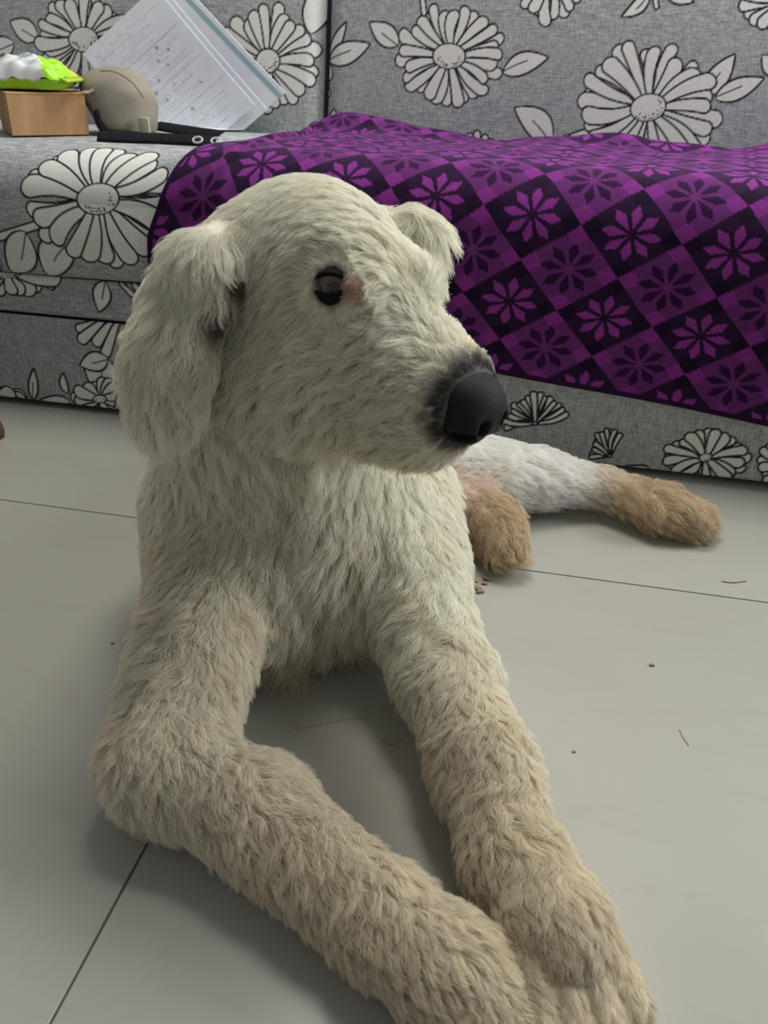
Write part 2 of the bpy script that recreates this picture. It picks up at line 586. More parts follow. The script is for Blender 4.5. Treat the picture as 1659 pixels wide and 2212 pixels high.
br = back_cushion(SEAM + .004, X1, (SEAM + .004, 0.75))
br.leaf(700, 128, 748, 48, 28, 0.0, False); br.leaf(712, 132, 800, 95, 40)
br.petal_px(706, 150, 706, 172, 24, 28); br.petal_px(698, 200, 699, 208, 14, 16)
br.leaf(716, 290, 722, 234, 34, 0.0)
br.leaf(860, 98, 797, 48, 44, 0.0)
br.stem([(912, -10), (918, 40)], 13)
br.leaf(1086, 158, 1186, 124, 46, 0.05)
br.daisy(970, 122, 120, 112, 35, 33, 27, 31)
br.daisy(1185, -50, 85, 108, 24, 20, 20, 32)
br.leaf(1405, -20, 1342, 38, 34, 0.1); br.stem([(1412, -20), (1420, 20)], 12); br.leaf(1440, -15, 1500, 5, 26)
br.daisy(1690, 5, 92, 72, 20, 18, 20, 33)
br.stem([(1165, 322), (1275, 283)], 15)
br.leaf(1190, 308, 1110, 232, 56, -0.08); br.leaf(1228, 290, 1215, 330, 26)
br.leaf(1522, 208, 1588, 116, 54, 0.0); br.leaf(1546, 212, 1652, 168, 48, 0.0); br.leaf(1680, 160, 1646, 118, 34)
br.daisy(1400, 232, 156, 140, 40, 34, 27, 34, 0.5)
for (a, b, c, d) in ((1030, 335, 1012, 288), (1034, 335, 1030, 282), (1040, 335, 1050, 290), (1044, 335, 1064, 302)):
    br.petal_px(a, b, c, d, 9, 18)
for (a, b, c, d) in ((822, 318, 812, 284), (828, 318, 828, 282), (834, 318, 842, 298)):
    br.petal_px(a, b, c, d, 7, 13)
br.petal_px(1540, 345, 1534, 322, 8, 14); br.petal_px(1546, 345, 1554, 320, 7, 10)
br.daisy(1830, 250, 120, 110, 30, 28, 24, 35)
for i, (x, y_, q) in enumerate(((880, -260, 1.1), (1420, -190, 1.2), (1160, -420, .9), (1640, -330, 1.0), (820, -520, .8), (1420, -520, 1.0), (1850, -120, 1.0))):
    br.leaf(x + 90 * q, y_ + 20, x + 190 * q, y_ - 30, 44); br.leaf(x - 80, y_ + 60, x - 150, y_ + 120, 40); br.daisy(x, y_, 118 * q, 108 * q, 32 * q, 30 * q, 24, 60 + i)
link('back_cushion', br.mesh('back_cushion', close_back(br, np.array([0, .12, 0]))), M_PRINT, sofa)
link('back_frame', bm_mesh('back_frame', box_bm(X0, X1, BACK_Y + .16, BACK_Y + .30, .0, .86, .02)), M_PIPING, sofa)
zz = np.linspace(.42, .90, 30)
link('piping', tube_np(np.stack([zz * 0 + SEAM, BACK_Y + .046 + (zz - .44) * LEAN, zz], 1), .007, 8), M_PIPING, sofa)

# ------------------------------------------------------------------ purple blanket over the seat
ALPHA = 0.13


def knit_color(p, q, cell):
    """checker of diamonds, each with an eight-petalled star; p, q are cloth coordinates in metres"""
    a = (p + q) / math.sqrt(2) / cell; b = (q - p) / math.sqrt(2) / cell
    a = a + .5; b = b + .5
    ia, ib = np.floor(a), np.floor(b)
    x = a - ia - .5; y = b - ib - .5
    dark = ((ia + ib) % 2) == 0
    r = np.hypot(x, y); th = np.arctan2(y, x)
    m = (th / (math.pi / 4) + 0.5) % 1.0 - .5
    ang = m * math.pi / 4
    al = r * np.cos(ang); ac = np.abs(r * np.sin(ang))
    pet = (al > .06) & (al < .43) & (ac < np.minimum((al - .06) * .34, (.43 - al) * .56))
    corner = (np.abs(x) > .27) & (np.abs(y) > .27)
    c_dark = np.array(srgb(44, 25, 54)[:3]); c_star = np.array(srgb(146, 58, 150)[:3])
    c_pur = np.array(srgb(108, 48, 115)[:3]); c_lite = np.array(srgb(138, 52, 142)[:3]); c_ds = np.array(srgb(50, 20, 60)[:3])
    c = np.where(dark[..., None], c_dark, c_pur)
    c = np.where((corner & ~dark)[..., None], c_lite, c)
    c = np.where((corner & dark)[..., None], np.array(srgb(30, 18, 38)[:3]), c)
    c = np.where((pet & dark)[..., None], c_star, c); c = np.where((pet & ~dark)[..., None], c_ds, c)
    line = (al < .42) & (ac < .012) & ~pet & ~dark
    c = np.where(line[..., None], c_pur * 1.15, c)
    return c


def build_blanket():
    global BL
    XL = on_y(350, 480, SOFA_Y)[0]
    hemL = on_y(1095, 838, SOFA_Y - .012); hemR = on_y(1659, 950, SOFA_Y - .012)
    slope = (hemR[2] - hemL[2]) / (hemR[0] - hemL[0])
    # cloth coordinates: p along X, q from the hem upwards
    pg = np.arange(XL, X1 - .1, .0019)
    top_s = .07
    qn = 400
    P_, T = np.meshgrid(pg, np.linspace(0, 1, qn), indexing='ij')
    s_hem = np.interp(hemL[2] + slope * (P_ - hemL[0]), _pp[30:, 1][::-1], _ss[30:][::-1])
    ext = np.maximum(0, _pp[-1, 1] - (hemL[2] + slope * (P_ - hemL[0])))        # below the cushion it hangs free
    s_hem = np.where(ext > 0, S_END - .035 + ext, s_hem)
    s_top = top_s + .012 * np.sin(P_ * 11) - .03 * np.exp(-((P_ - SEAM) / .06) ** 2)
    S = s_hem + (s_top - s_hem) * T
    sc = np.minimum(S, S_END - .035)
    y, z, ny, nz = prof(sc)
    hang = np.maximum(0, S - (S_END - .035)); z = z - hang
    f = np.clip((S_NOSE + .04 - S) / .25, 0, 1)
    lift = .008 + .0035 * np.sin(P_ * 17 + S * 9) * f + .002 * np.sin(P_ * 41 - S * 23) * f
    lift += .012 * np.exp(-((S - .10) / .035) ** 2) * (1 + .6 * np.sin(P_ * 13)) * (S < .35)      # bunched up at the back
    lift += .034 * np.exp(-((P_ - SEAM - .02) / .085) ** 2 - ((S - .06) / .05) ** 2)
    lift += .015 * np.exp(-((P_ - .37) / .05) ** 2 - ((S - .13) / .06) ** 2)
    fold = .007 * np.exp(-((P_ - XL - .085 - .12 * (S - S_NOSE)) / .012) ** 2)                    # crease near the left edge
    lift += fold + np.where(S > S_NOSE, .003 * np.sin(P_ * 14 + 2) * np.clip((S - S_NOSE) / .2, 0, 1), 0)
    Xs = P_ - .12 * np.clip(S - S_NOSE, -.05, .3) * np.exp(-(P_ - XL) / .12) + .062 * np.clip((S_NOSE + .16 - S) / .20, 0, 1.6) * np.exp(-(P_ - XL) / .14)
    # the left edge runs up and to the right over the seat
    Pt = np.stack([Xs, y + ny * lift, z + nz * lift], -1)
    nu, nv = P_.shape
    F = grid_faces(nu, nv)[:, ::-1]
    px_, py_ = project(Pt); i0 = np.unravel_index(np.argmin((px_ - 1305) ** 2 + (py_ - 686) ** 2), px_.shape)
    p0, s0 = P_[i0], S[i0]
    col = knit_color(*(lambda p, q: (p * math.cos(ALPHA) - q * math.sin(ALPHA), p * math.sin(ALPHA) + q * math.cos(ALPHA)))(P_ - p0, -(S - s0) / .84), .101, )
    hem = np.minimum(np.minimum(s_hem - S, P_ - XL), 1)
    col = np.where((hem < .009)[..., None], np.array(srgb(46, 22, 58)[:3]), col)
    me = mesh_np('blanket', Pt.reshape(-1, 3), F)
    at = me.color_attributes.new('knit', 'FLOAT_COLOR', 'POINT')
    at.data.foreach_set('color', np.concatenate([col.reshape(-1, 3), np.ones((nu * nv, 1))], 1).astype(np.float32).ravel())
    o = link('blanket', me, M_BLANKET)
    md = o.modifiers.new('thickness', 'SOLIDIFY'); md.thickness = .004; md.offset = -1
    tag(o, 'purple and black star-pattern knitted blanket draped over the sofa seat', 'blanket')


build_blanket()

# ------------------------------------------------------------------ the dog: one body grown from a smooth field
CREAM, TAN, TANL, WHITE, BROWN, PINK, DARKH = (srgb(253, 249, 234), srgb(240, 231, 211), srgb(248, 241, 224), srgb(253, 252, 247), srgb(226, 209, 182), srgb(238, 218, 208), srgb(56, 54, 58))
DOWN = np.array([0, 0, -1.0])
HC = at_fd(680, 620, 0.68)                                   # centre of the skull
HF = G(0.788, -0.616, 0); HF /= np.linalg.norm(HF)            # where the muzzle points
HS = G(-0.616, -0.788, 0); HS /= np.linalg.norm(HS)           # the dog's right, towards the viewer
HU = np.array([0, 0, 1.0])
TOCAM = G(0, -1, 0)
LEFT = G(-1, 0, 0)


def HL(f, s, u):
    return HC + HF * f + HS * s + HU * u


PRIMS = []


def prim(kind, col, fur, flow, k=0.02, curl=0.1, lift=0.55, dens=1.0, **kw):
    kw.update(kind=kind, col=np.array(col[:3]), fur=fur, flow=np.asarray(flow, float) / (np.linalg.norm(flow) + 1e-9), k=k, curl=curl, lift=lift, dens=dens)
    PRIMS.append(kw)


def cone(a, b, ra, rb, col, fur, flow=None, **kw):
    a, b = np.asarray(a, float), np.asarray(b, float)
    prim('cone', col, fur, (b - a) if flow is None else flow, a=a, b=b, ra=ra, rb=rb, **kw)


def ell(c, r, axes, col, fur, flow, **kw):
    prim('ell', col, fur, flow, c=np.asarray(c, float), r=np.asarray(r, float), A=np.stack([np.asarray(x, float) / np.linalg.norm(x) for x in axes]), **kw)


GA = (G(1, 0, 0), G(0, 1, 0), HU)
HA = (HF, HS, HU)
# trunk
ell(G(-.095, .86, .165), (.128, .17, .135), GA, CREAM, .034, DOWN * .8 + TOCAM * .5, k=.05, curl=.12)
ell(G(-.08, 1.00, .14), (.11, .17, .125), GA, CREAM, .028, DOWN + G(0, 1, 0), k=.05)
ell(G(-.06, 1.10, .125), (.115, .115, .115), GA, CREAM, .026, DOWN + G(0, 1, 0), k=.05)
ell(G(-.10, .765, .105), (.090, .075, .085), GA, TANL, .074, DOWN * 1.0 + TOCAM * .35, k=.05, curl=.14)      # breastbone
# neck
cone(G(-.115, .79, .22), HL(-.045, .0, -.06), .108, .080, CREAM, .036, DOWN * .9 + TOCAM * .35, k=.05, curl=.12)
# skull and face
ell(HL(-.010, -.004, .014), (.080, .070, .068), HA, CREAM, .017, -HF * .5 + HS * .55 + DOWN * .35, k=.02, curl=.05, lift=.32)
ell(HL(.050, 0, .004), (.044, .052, .046), HA, CREAM, .021, HS * .4 - HF * .4 + HU * .4, k=.02, curl=.12, lift=.45)
cone(HL(.048, -.008, -.038), HL(.130, -.004, -.059), .057, .042, CREAM, .023, -HF + DOWN * .35, k=.025, curl=.17, lift=.48)
ell(HL(.045, 0, -.080), (.075, .048, .038), HA, TANL, .027, -HF * .45 + DOWN, k=.025, curl=.2, lift=.5)
ell(HL(.108, 0, -.094), (.04, .033, .022), HA, TANL, .018, DOWN + -HF * .4, k=.02, curl=.12, lift=.5)
for sg in (1, -1):
    ell(HL(.010, sg * .034, -.050), (.059, .036, .054), HA, CREAM, .031, DOWN - HF * .35, k=.025, curl=.18, lift=.5)
    ell(HL(.064, sg * .030, .018), (.026, .022, .016), HA, CREAM, .020, HF * .3 + HS * sg * .5 + HU * .1, k=.015, curl=.05, lift=.4)
# ears: hanging flaps
e_up = HL(-.036, .070, .026)
e1, e2, e3 = at_fd(430, 565, .628), at_fd(368, 715, .612), at_fd(352, 850, .622)
EN = HS * .9 + LEFT * .25 + HF * .15; EN /= np.linalg.norm(EN)
def flap(c0, c1, w, t, n, **kw):
    ax = c1 - c0; h = np.linalg.norm(ax) / 2; ax = ax / np.linalg.norm(ax)
    nn = n - ax * (n @ ax); nn /= np.linalg.norm(nn)
    ell((c0 + c1) / 2, (np.linalg.norm(c1 - c0) / 2 + .018, w, t), (ax, np.cross(ax, nn), nn), CREAM, flow=DOWN + (ax * .4) + LEFT * .25, **kw)
cone(HL(-.03, .045, .036), e1, .026, .020, CREAM, .020, DOWN + LEFT * .6, k=.022, curl=.08, lift=.35)
flap(e_up, e2, .036, .016, EN, fur=.026, k=.016, curl=.12, lift=.4)
flap(e1, e3, .036, .015, EN, fur=.034, k=.012, curl=.16, lift=.45)
flap(e2, at_fd(340, 890, .630), .030, .014, EN, fur=.036, k=.012, curl=.18, lift=.45)
f_up = HL(-.02, -.066, .030)
f1 = at_fd(900, 510, .735); f2 = at_fd(890, 580, .74); f3 = at_fd(862, 620, .745)
cone(f_up, f1, .024, .018, CREAM, .026, DOWN + G(.5, 0, 0), k=.014, curl=.12)
cone(f1, f2, .019, .018, CREAM, .030, DOWN + G(.3, 0, 0), k=.012, curl=.14)
cone(f2, f3, .018, .014, CREAM, .030, DOWN, k=.012, curl=.14)
# forelegs (left in view first)
sL, eL, mL, wL, pL, tL = at_fd(500, 1150, .77), on_z(352, 1638, .060), on_z(550, 1752, .050), on_z(815, 1975, .042), on_z(985, 2110, .036), on_z(1085, 2205, .026)
cone(at_fd(440, 1080, .82), sL, .056, .060, CREAM, .028, k=.05, curl=.14, flow=DOWN + TOCAM * .4)
cone(sL, eL, .064, .043, TANL, .026, k=.06, curl=.18, flow=DOWN + TOCAM * .5 + LEFT * .3)
cone(eL, mL, .043, .036, TANL, .024, k=.02, curl=.22, flow=(mL - eL) / np.linalg.norm(mL - eL) + DOWN * .7)
cone(mL, wL, .037, .031, TAN, .023, k=.02, curl=.24, flow=(wL - mL) / np.linalg.norm(wL - mL) + DOWN * .8)
cone(wL, pL, .031, .036, TAN, .021, k=.015, curl=.2, flow=(pL - wL) / np.linalg.norm(pL - wL) + DOWN * .4)
cone(pL, pL + (tL - pL) * .45, .034, .026, TAN, .019, k=.015, curl=.15)
sR, eR, mR, wR, pR, tR = at_fd(850, 1200, .78), on_z(962, 1455, .060), on_z(1046, 1655, .050), on_z(1108, 1850, .044), on_z(1198, 2000, .038), on_z(1262, 2165, .026)
cone(at_fd(872, 1075, .85), sR, .056, .058, CREAM, .026, k=.04, curl=.14, flow=DOWN + TOCAM * .4)
cone(sR, eR, .058, .040, CREAM, .026, k=.06, curl=.16, flow=DOWN + TOCAM * .4)
cone(eR, mR, .039, .035, TANL, .023, k=.02, curl=.22, flow=(mR - eR) / np.linalg.norm(mR - eR) + DOWN * .4)
cone(mR, wR, .036, .032, TAN, .022, k=.02, curl=.24, flow=(wR - mR) / np.linalg.norm(wR - mR) + DOWN * .4)
cone(wR, pR, .032, .037, TAN, .021, k=.015, curl=.2, flow=(pR - wR) / np.linalg.norm(pR - wR) + DOWN * .3)
cone(pR, pR + (tR - pR) * .30, .034, .026, TAN, .019, k=.015, curl=.15)
for (p, t_, w) in ((pL, tL, .020), (pR, tR, .020)):
    ax = (t_ - p) / np.linalg.norm(t_ - p); sd_ = np.cross(ax, HU)
    for j in (-1.5, -.5, .5, 1.5):
        q0 = p + ax * .012 + sd_ * j * .017; q1 = t_ + ax * (.016 - .006 * abs(j)) + sd_ * j * .0235; q0[2] = .042; q1[2] = .017
        cone(q0, q1, .0145, .0150, TAN, .008, k=.002, curl=.06, lift=.25)
# hind legs, both swung out to the right in view
hip = G(.015, 1.02, .095)
kn, hk, pp, tt = on_z(1165, 1035, .050), on_z(1300, 1050, .042), on_z(1430, 1100, .036), on_z(1500, 1125, .026)
cone(hip, kn, .075, .040, WHITE, .018, k=.03, curl=.14, lift=.5)
cone(kn, hk, .040, .025, WHITE, .016, k=.02, curl=.14)
cone(hk, pp, .025, .030, BROWN, .018, k=.012, curl=.22)
cone(pp, tt, .032, .026, BROWN, .020, k=.012, curl=.22)
k2, p2, t2 = on_z(1010, 1085, .060), on_z(1066, 1130, .046), on_z(1090, 1180, .032)
cone(G(.03, .97, .07), k2, .052, .034, PINK, .012, k=.02, curl=.1)
cone(k2, p2, .030, .034, BROWN, .018, k=.012, curl=.25)
cone(p2, t2, .034, .027, BROWN, .020, k=.012, curl=.25)
# tail lying behind
cone(G(-.08, 1.19, .07), G(-.22, 1.20, .03), .03, .02, CREAM, .03, k=.02)


def sd_prim(q, P):
    if q['kind'] == 'cone':
        ab = q['b'] - q['a']; h = np.clip(((P - q['a']) @ ab) / (ab @ ab), 0, 1)
        return np.linalg.norm(P - q['a'] - h[..., None] * ab, axis=-1) - (q['ra'] + (q['rb'] - q['ra']) * h)
    x = (P - q['c']) @ q['A'].T
    k0 = np.linalg.norm(x / q['r'], axis=-1); k1 = np.linalg.norm(x / q['r'] ** 2, axis=-1) + 1e-9
    return k0 * (k0 - 1) / k1


def smin(a, b, k):
    h = np.maximum(k - np.abs(a - b), 0) / k
    return np.minimum(a, b) - h * h * k * .25


def smax(a, b, k):
    return -smin(-a, -b, k)


def sdf(P):
    d = np.full(P.shape[:-1], 9.0)
    for q in PRIMS: d = smin(d, sd_prim(q, P), q['k'])
    return smax(d, .004 - P[..., 2], .006)


def grad(P, f, e=.0015):
    g = np.stack([f(P + np.eye(3)[i] * e) - f(P - np.eye(3)[i] * e) for i in range(3)], -1)
    return g / (np.linalg.norm(g, axis=-1, keepdims=True) + 1e-12)


def field_mesh(D, org, h):
    """surface nets over a grid of signed distances"""
    ins = D < 0
    nx, ny, nz = D.shape
    C = np.zeros((nx - 1, ny - 1, nz - 1, 3)); N = np.zeros((nx - 1, ny - 1, nz - 1))
    base = np.stack(np.meshgrid(*[np.arange(n - 1.0) for n in D.shape], indexing='ij'), -1)
    cs = [(i, j, k) for i in (0, 1) for j in (0, 1) for k in (0, 1)]
    sub = lambda A, c: A[c[0]:nx - 1 + c[0], c[1]:ny - 1 + c[1], c[2]:nz - 1 + c[2]]
    for c in cs:
        for a in range(3):
            if c[a]: continue
            c2 = list(c); c2[a] = 1
            d0, d1 = sub(D, c), sub(D, c2); m = (d0 < 0) != (d1 < 0)
            t = np.where(m, d0 / np.where(m, d0 - d1, 1), 0)
            off = np.zeros(D[:-1, :-1, :-1].shape + (3,)) + np.array(c, float); off[..., a] += t
            C += off * m[..., None]; N += m
    act = N > 0
    idx = np.full(act.shape, -1); idx[act] = np.arange(act.sum())
    V = (base[act] + C[act] / N[act][:, None]) * h + org
    F = []
    for a in range(3):
        b, c = (a + 1) % 3, (a + 2) % 3
        s0 = [slice(1, -1)] * 3; s0[a] = slice(0, -1); s1 = list(s0); s1[a] = slice(1, None)
        m = ins[tuple(s0)] != ins[tuple(s1)]; flip = ins[tuple(s0)][m]
        I = np.argwhere(m); I[:, b] += 1; I[:, c] += 1
        def cell(db, dc):
            J = I.copy(); J[:, b] -= db; J[:, c] -= dc; return idx[J[:, 0], J[:, 1], J[:, 2]]
        q = np.stack([cell(1, 1), cell(0, 1), cell(0, 0), cell(1, 0)], 1)
        q[~flip] = q[~flip][:, ::-1]; F.append(q)
    return V, np.concatenate(F)


def grow_field(prims, h, pad, extra=None):
    lo, hi = np.full(3, 9.0), np.full(3, -9.0)
    for q in prims:
        if q['kind'] == 'cone': m = max(q['ra'], q['rb']); l, u = np.minimum(q['a'], q['b']) - m, np.maximum(q['a'], q['b']) + m
        else: m = q['r'].max(); l, u = q['c'] - m, q['c'] + m
        q['bb'] = (l, u); lo = np.minimum(lo, l); hi = np.maximum(hi, u)
    lo = lo - pad; lo[2] = max(lo[2], -.012); hi = hi + pad
    n = np.ceil((hi - lo) / h).astype(int) + 1
    D = np.full(n, 1.0)
    ax = [lo[i] + np.arange(n[i]) * h for i in range(3)]
    for q in prims:
        sl = tuple(slice(max(0, int((q['bb'][0][i] - .07 - lo[i]) / h)), int((q['bb'][1][i] + .07 - lo[i]) / h) + 2) for i in range(3))
        P = np.stack(np.meshgrid(*[ax[i][sl[i]] for i in range(3)], indexing='ij'), -1)
        D[sl] = smin(D[sl], sd_prim(q, P), q['k'])
    D = smax(D, .004 - ax[2][None, None, :], .006)
    return field_mesh(D, lo, h)


def march(px, py):
    d = ray(px, py); d = d / np.linalg.norm(d); t = .3
    for _ in range(120):
        s = float(sdf((EYE + d * t)[None])[0]); t += s * .8
        if s < 2e-4: break
    return EYE + d * t


def blend(P):
    """fur attributes at surface points: weights of the nearest shapes"""
    W = np.stack([np.exp(-np.clip(sd_prim(q, P), -.01, .2) / .010) for q in PRIMS], 1); W /= W.sum(1, keepdims=True)
    g = lambda k: W @ np.array([q[k] for q in PRIMS])
    return g('col'), g('fur'), g('flow'), g('curl'), g('lift'), g('dens')


def wob(P, f, seed):
    """smooth vector noise from a few sine waves"""
    rg = np.random.default_rng(seed); o = np.zeros(P.shape)
    for i in range(3):
        for _ in range(4):
            k = rg.normal(size=3) * f; o[..., i] += np.sin(P @ k + rg.uniform(0, 6.28))
    return o / 2.8


DOG_V, DOG_F = grow_field(PRIMS, .0055, .03)
for _ in range(2): DOG_V = DOG_V - sdf(DOG_V)[:, None] * grad(DOG_V, sdf)
# landmarks on the face
EYE_S = march(708, 614); EYE_N = grad(EYE_S[None], sdf)[0]
EYE_C = EYE_S - EYE_N * .0108
loc = lambda p: np.array([(p - HC) @ HF, (p - HC) @ HS, (p - HC) @ HU])
el = loc(EYE_C); EYE_C2 = HL(el[0], -el[1], el[2])
en = np.array([EYE_N @ HF, EYE_N @ HS, EYE_N @ HU]); EYE_N2 = HF * en[0] - HS * en[1] + HU * en[2]
NOSE_C = HL(.163, 0, -.062)
EAR_SHADE = [march(510, 605), march(478, 690), march(468, 760)]
TEAR = march(757, 634); NOSE_SIDE = march(945, 850)


def nose_dist(P):
    q = P - NOSE_C
    return np.sqrt((q @ HF / .026) ** 2 + (q @ HS / .031) ** 2 + ((q @ HU - .003) / .0275) ** 2)


def tint_at(P, col, ez=.0195):
    col = col.copy()
    f = np.clip((1.52 - nose_dist(P)) / .42, 0, .92)[:, None]; col = col * (1 - f) + np.array(DARKH[:3]) * f
    for c in (EYE_C, EYE_C2):
        d = np.linalg.norm(P - c, axis=1); f = np.clip((ez - d) / .004, 0, 1)[:, None]
        col = col * (1 - f) + np.array(srgb(70, 58, 56)[:3]) * f
    for c in (TEAR, HL(*(loc(TEAR) * [1, -1, 1]))):
        d = np.linalg.norm(P - c, axis=1); f = np.clip((.013 - d) / .009, 0, 1)[:, None] * .65
        col = col * (1 - f) + np.array(srgb(206, 150, 134)[:3]) * f
    for c in EAR_SHADE:  # brown tint paints shade into the crease between ear and cheek
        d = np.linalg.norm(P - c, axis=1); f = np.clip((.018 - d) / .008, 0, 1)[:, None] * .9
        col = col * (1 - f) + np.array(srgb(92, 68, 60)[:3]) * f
    n = wob(P, 60.0, 5)[:, 0]; f = np.clip(n - .45, 0, 1)[:, None] * .32                # unwashed patches
    col = col * (1 - f) + col * np.array([.84, .79, .66]) * f
    return col


dog = empty('dog', tuple(G(-.1, .8, 0)))
tag(dog, 'shaggy cream-coloured dog lying on the tiled floor with its head turned', 'dog')
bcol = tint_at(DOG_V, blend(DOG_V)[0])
me = mesh_np('body', DOG_V, DOG_F)
at_ = me.color_attributes.new('tint', 'FLOAT_COLOR', 'POINT')
at_.data.foreach_set('color', np.concatenate([bcol, np.ones((len(bcol), 1))], 1).astype(np.float32).ravel())
body = link('body', me, mat_hide(), dog)


def ball(c, r, n, seg=32):
    bm = bmesh.new(); bmesh.ops.create_uvsphere(bm, u_segments=seg, v_segments=seg // 2, radius=r)
    q = Vector(n).to_track_quat('Z', 'Y').to_matrix().to_4x4()
    bm.transform(Matrix.Translation(Vector(c)) @ q); return bm


def mat_eye():
    t = NT('dog_eye'); 
    c = t.node('ShaderNodeTexCoord'); g = t.node('ShaderNodeSeparateXYZ'); a = t.attr('gaze')
    col = t.ramp(a.outputs['Fac'], [(0.0, srgb(30, 22, 22)), (.70, srgb(46, 30, 24)), (.80, srgb(84, 58, 44)), (.93, srgb(70, 46, 36)), (.95, srgb(8, 7, 8))])
    t.b.inputs['Coat Weight'].default_value = 1.0; t.b.inputs['Coat Roughness'].default_value = .04
    return t.out(col, .3, .3)


M_EYE = mat_eye(); M_LID = plain('eyelid_skin', (20, 17, 19), .8, .15); M_NOSE = None
for (c, n) in ((EYE_C, EYE_N), (EYE_C2, EYE_N2)):
    look = n * .8 + HF * .45 - HU * .1; look /= np.linalg.norm(look)
    me = bm_mesh('eye', ball(c, .0138, look))
    ga = me.attributes.new('gaze', 'FLOAT', 'POINT')
    co = np.zeros(len(me.vertices) * 3); me.vertices.foreach_get('co', co); co = co.reshape(-1, 3)
    ga.data.foreach_set('value', np.clip(((co - c) / .0138) @ look, 0, 1).astype(np.float32))
    o = link('eye', me, M_EYE, dog)
    # eyelid rim: a closed almond loop lying on the ball
    sx = HF - n * (HF @ n); sx /= np.linalg.norm(sx); sy = np.cross(n, sx); sy = sy if sy[2] > 0 else -sy
    for up in (1, -1):
        th = np.linspace(0, math.pi, 17)
        x = np.cos(th) * .0134; yv = np.sin(th) ** .8 * up * (.0080 if up > 0 else .0080) + .0022 * np.cos(th)
        zr = np.sqrt(np.maximum(.0149 ** 2 - x ** 2 - yv ** 2, .003 ** 2))
        RL = .0149; k = np.linspace(0, 1, 8)[:, None]
        ox, oy = np.cos(th) * RL * .97, np.sin(th) * RL * .97 * up
        gx = x[None] + (ox - x)[None] * k; gy = yv[None] + (oy - yv)[None] * k
        gz = np.sqrt(np.maximum(RL ** 2 - gx ** 2 - gy ** 2, .002 ** 2))
        pt = c + gx[..., None] * sx + gy[..., None] * sy + gz[..., None] * n
        lid = link('eyelid', mesh_np('eyelid', pt.reshape(-1, 3), grid_faces(8, 17)), M_LID, o)
        lid.modifiers.new('t', 'SOLIDIFY').thickness = .0008
        link('lid_rim', tube_np(c + np.outer(x, sx) + np.outer(yv, sy) + np.outer(zr, n), .0015, 8), M_LID, o)


def build_nose():
    keep = list(PRIMS); h = .0014
    fr = lambda f, s, u: NOSE_C + HF * f + HS * s + HU * u
    lo = NOSE_C - .045; n = int(.09 / h)
    P = np.stack(np.meshgrid(*[lo[i] + np.arange(n) * h for i in range(3)], indexing='ij'), -1)
    e = lambda c, r: sd_prim(dict(kind='ell', c=c, r=np.array(r), A=np.stack(HA)), P)
    D = e(fr(0, 0, .002), (.022, .029, .0245))
    D = smin(D, e(fr(-.009, 0, .014), (.021, .024, .014)), .008)
    D = smin(D, e(fr(.002, .015, -.007), (.0175, .015, .0155)), .006); D = smin(D, e(fr(.002, -.015, -.007), (.0175, .015, .0155)), .006)
    for sg in (1, -1):
        D = smax(D, -e(fr(.019, sg * .0135, -.007), (.011, .0062, .007)), .003)
        D = smax(D, -e(fr(.009, sg * .0275, -.012), (.012, .009, .0036)), .003)
    D = smax(D, -e(fr(.024, 0, -.012), (.004, .0013, .018)), .002)
    V, F = field_mesh(D, lo, h)
    t = NT('nose_leather')
    nz = t.node('ShaderNodeTexVoronoi'); t.l.new(t.coord(), nz.inputs['Vector']); nz.inputs['Scale'].default_value = 650
    t.bump(nz.outputs['Distance'], .5, .0005)
    m = t.out(t.ramp(t.noise(t.coord(), 60, 2), [(.3, srgb(17, 16, 19)), (.7, srgb(27, 26, 30))]), .68, .25)
    link('nose', mesh_np('nose', V, F), m, dog)


build_nose()


# ------------------------------------------------------------------ the dog's coat
def sample_surface(n, dens):
    tri = np.concatenate([DOG_F[:, [0, 1, 2]], DOG_F[:, [0, 2, 3]]])
    A, B, C = DOG_V[tri[:, 0]], DOG_V[tri[:, 1]], DOG_V[tri[:, 2]]
    cr = np.cross(B - A, C - A); ar = np.linalg.norm(cr, axis=1); nn = cr / (ar[:, None] + 1e-15)
    cen = (A + B + C) / 3
    if dens:
        to = EYE - cen; d = np.linalg.norm(to, axis=1); fc = (nn * to).sum(1) / d
        ar = ar * np.where(fc < -.35, .25, 1.0) * (.75 / d) ** 1.4
        ar = ar * np.where((cen[:, 2] < .02) & (nn[:, 2] < -.7), .05, 1)
    i = RNG.choice(len(tri), n, p=ar / ar.sum())
    u, v = RNG.random(n), RNG.random(n); f = u + v > 1; u[f], v[f] = 1 - u[f], 1 - v[f]
    return A[i] + (B[i] - A[i]) * u[:, None] + (C[i] - A[i]) * v[:, None]


KP = 7


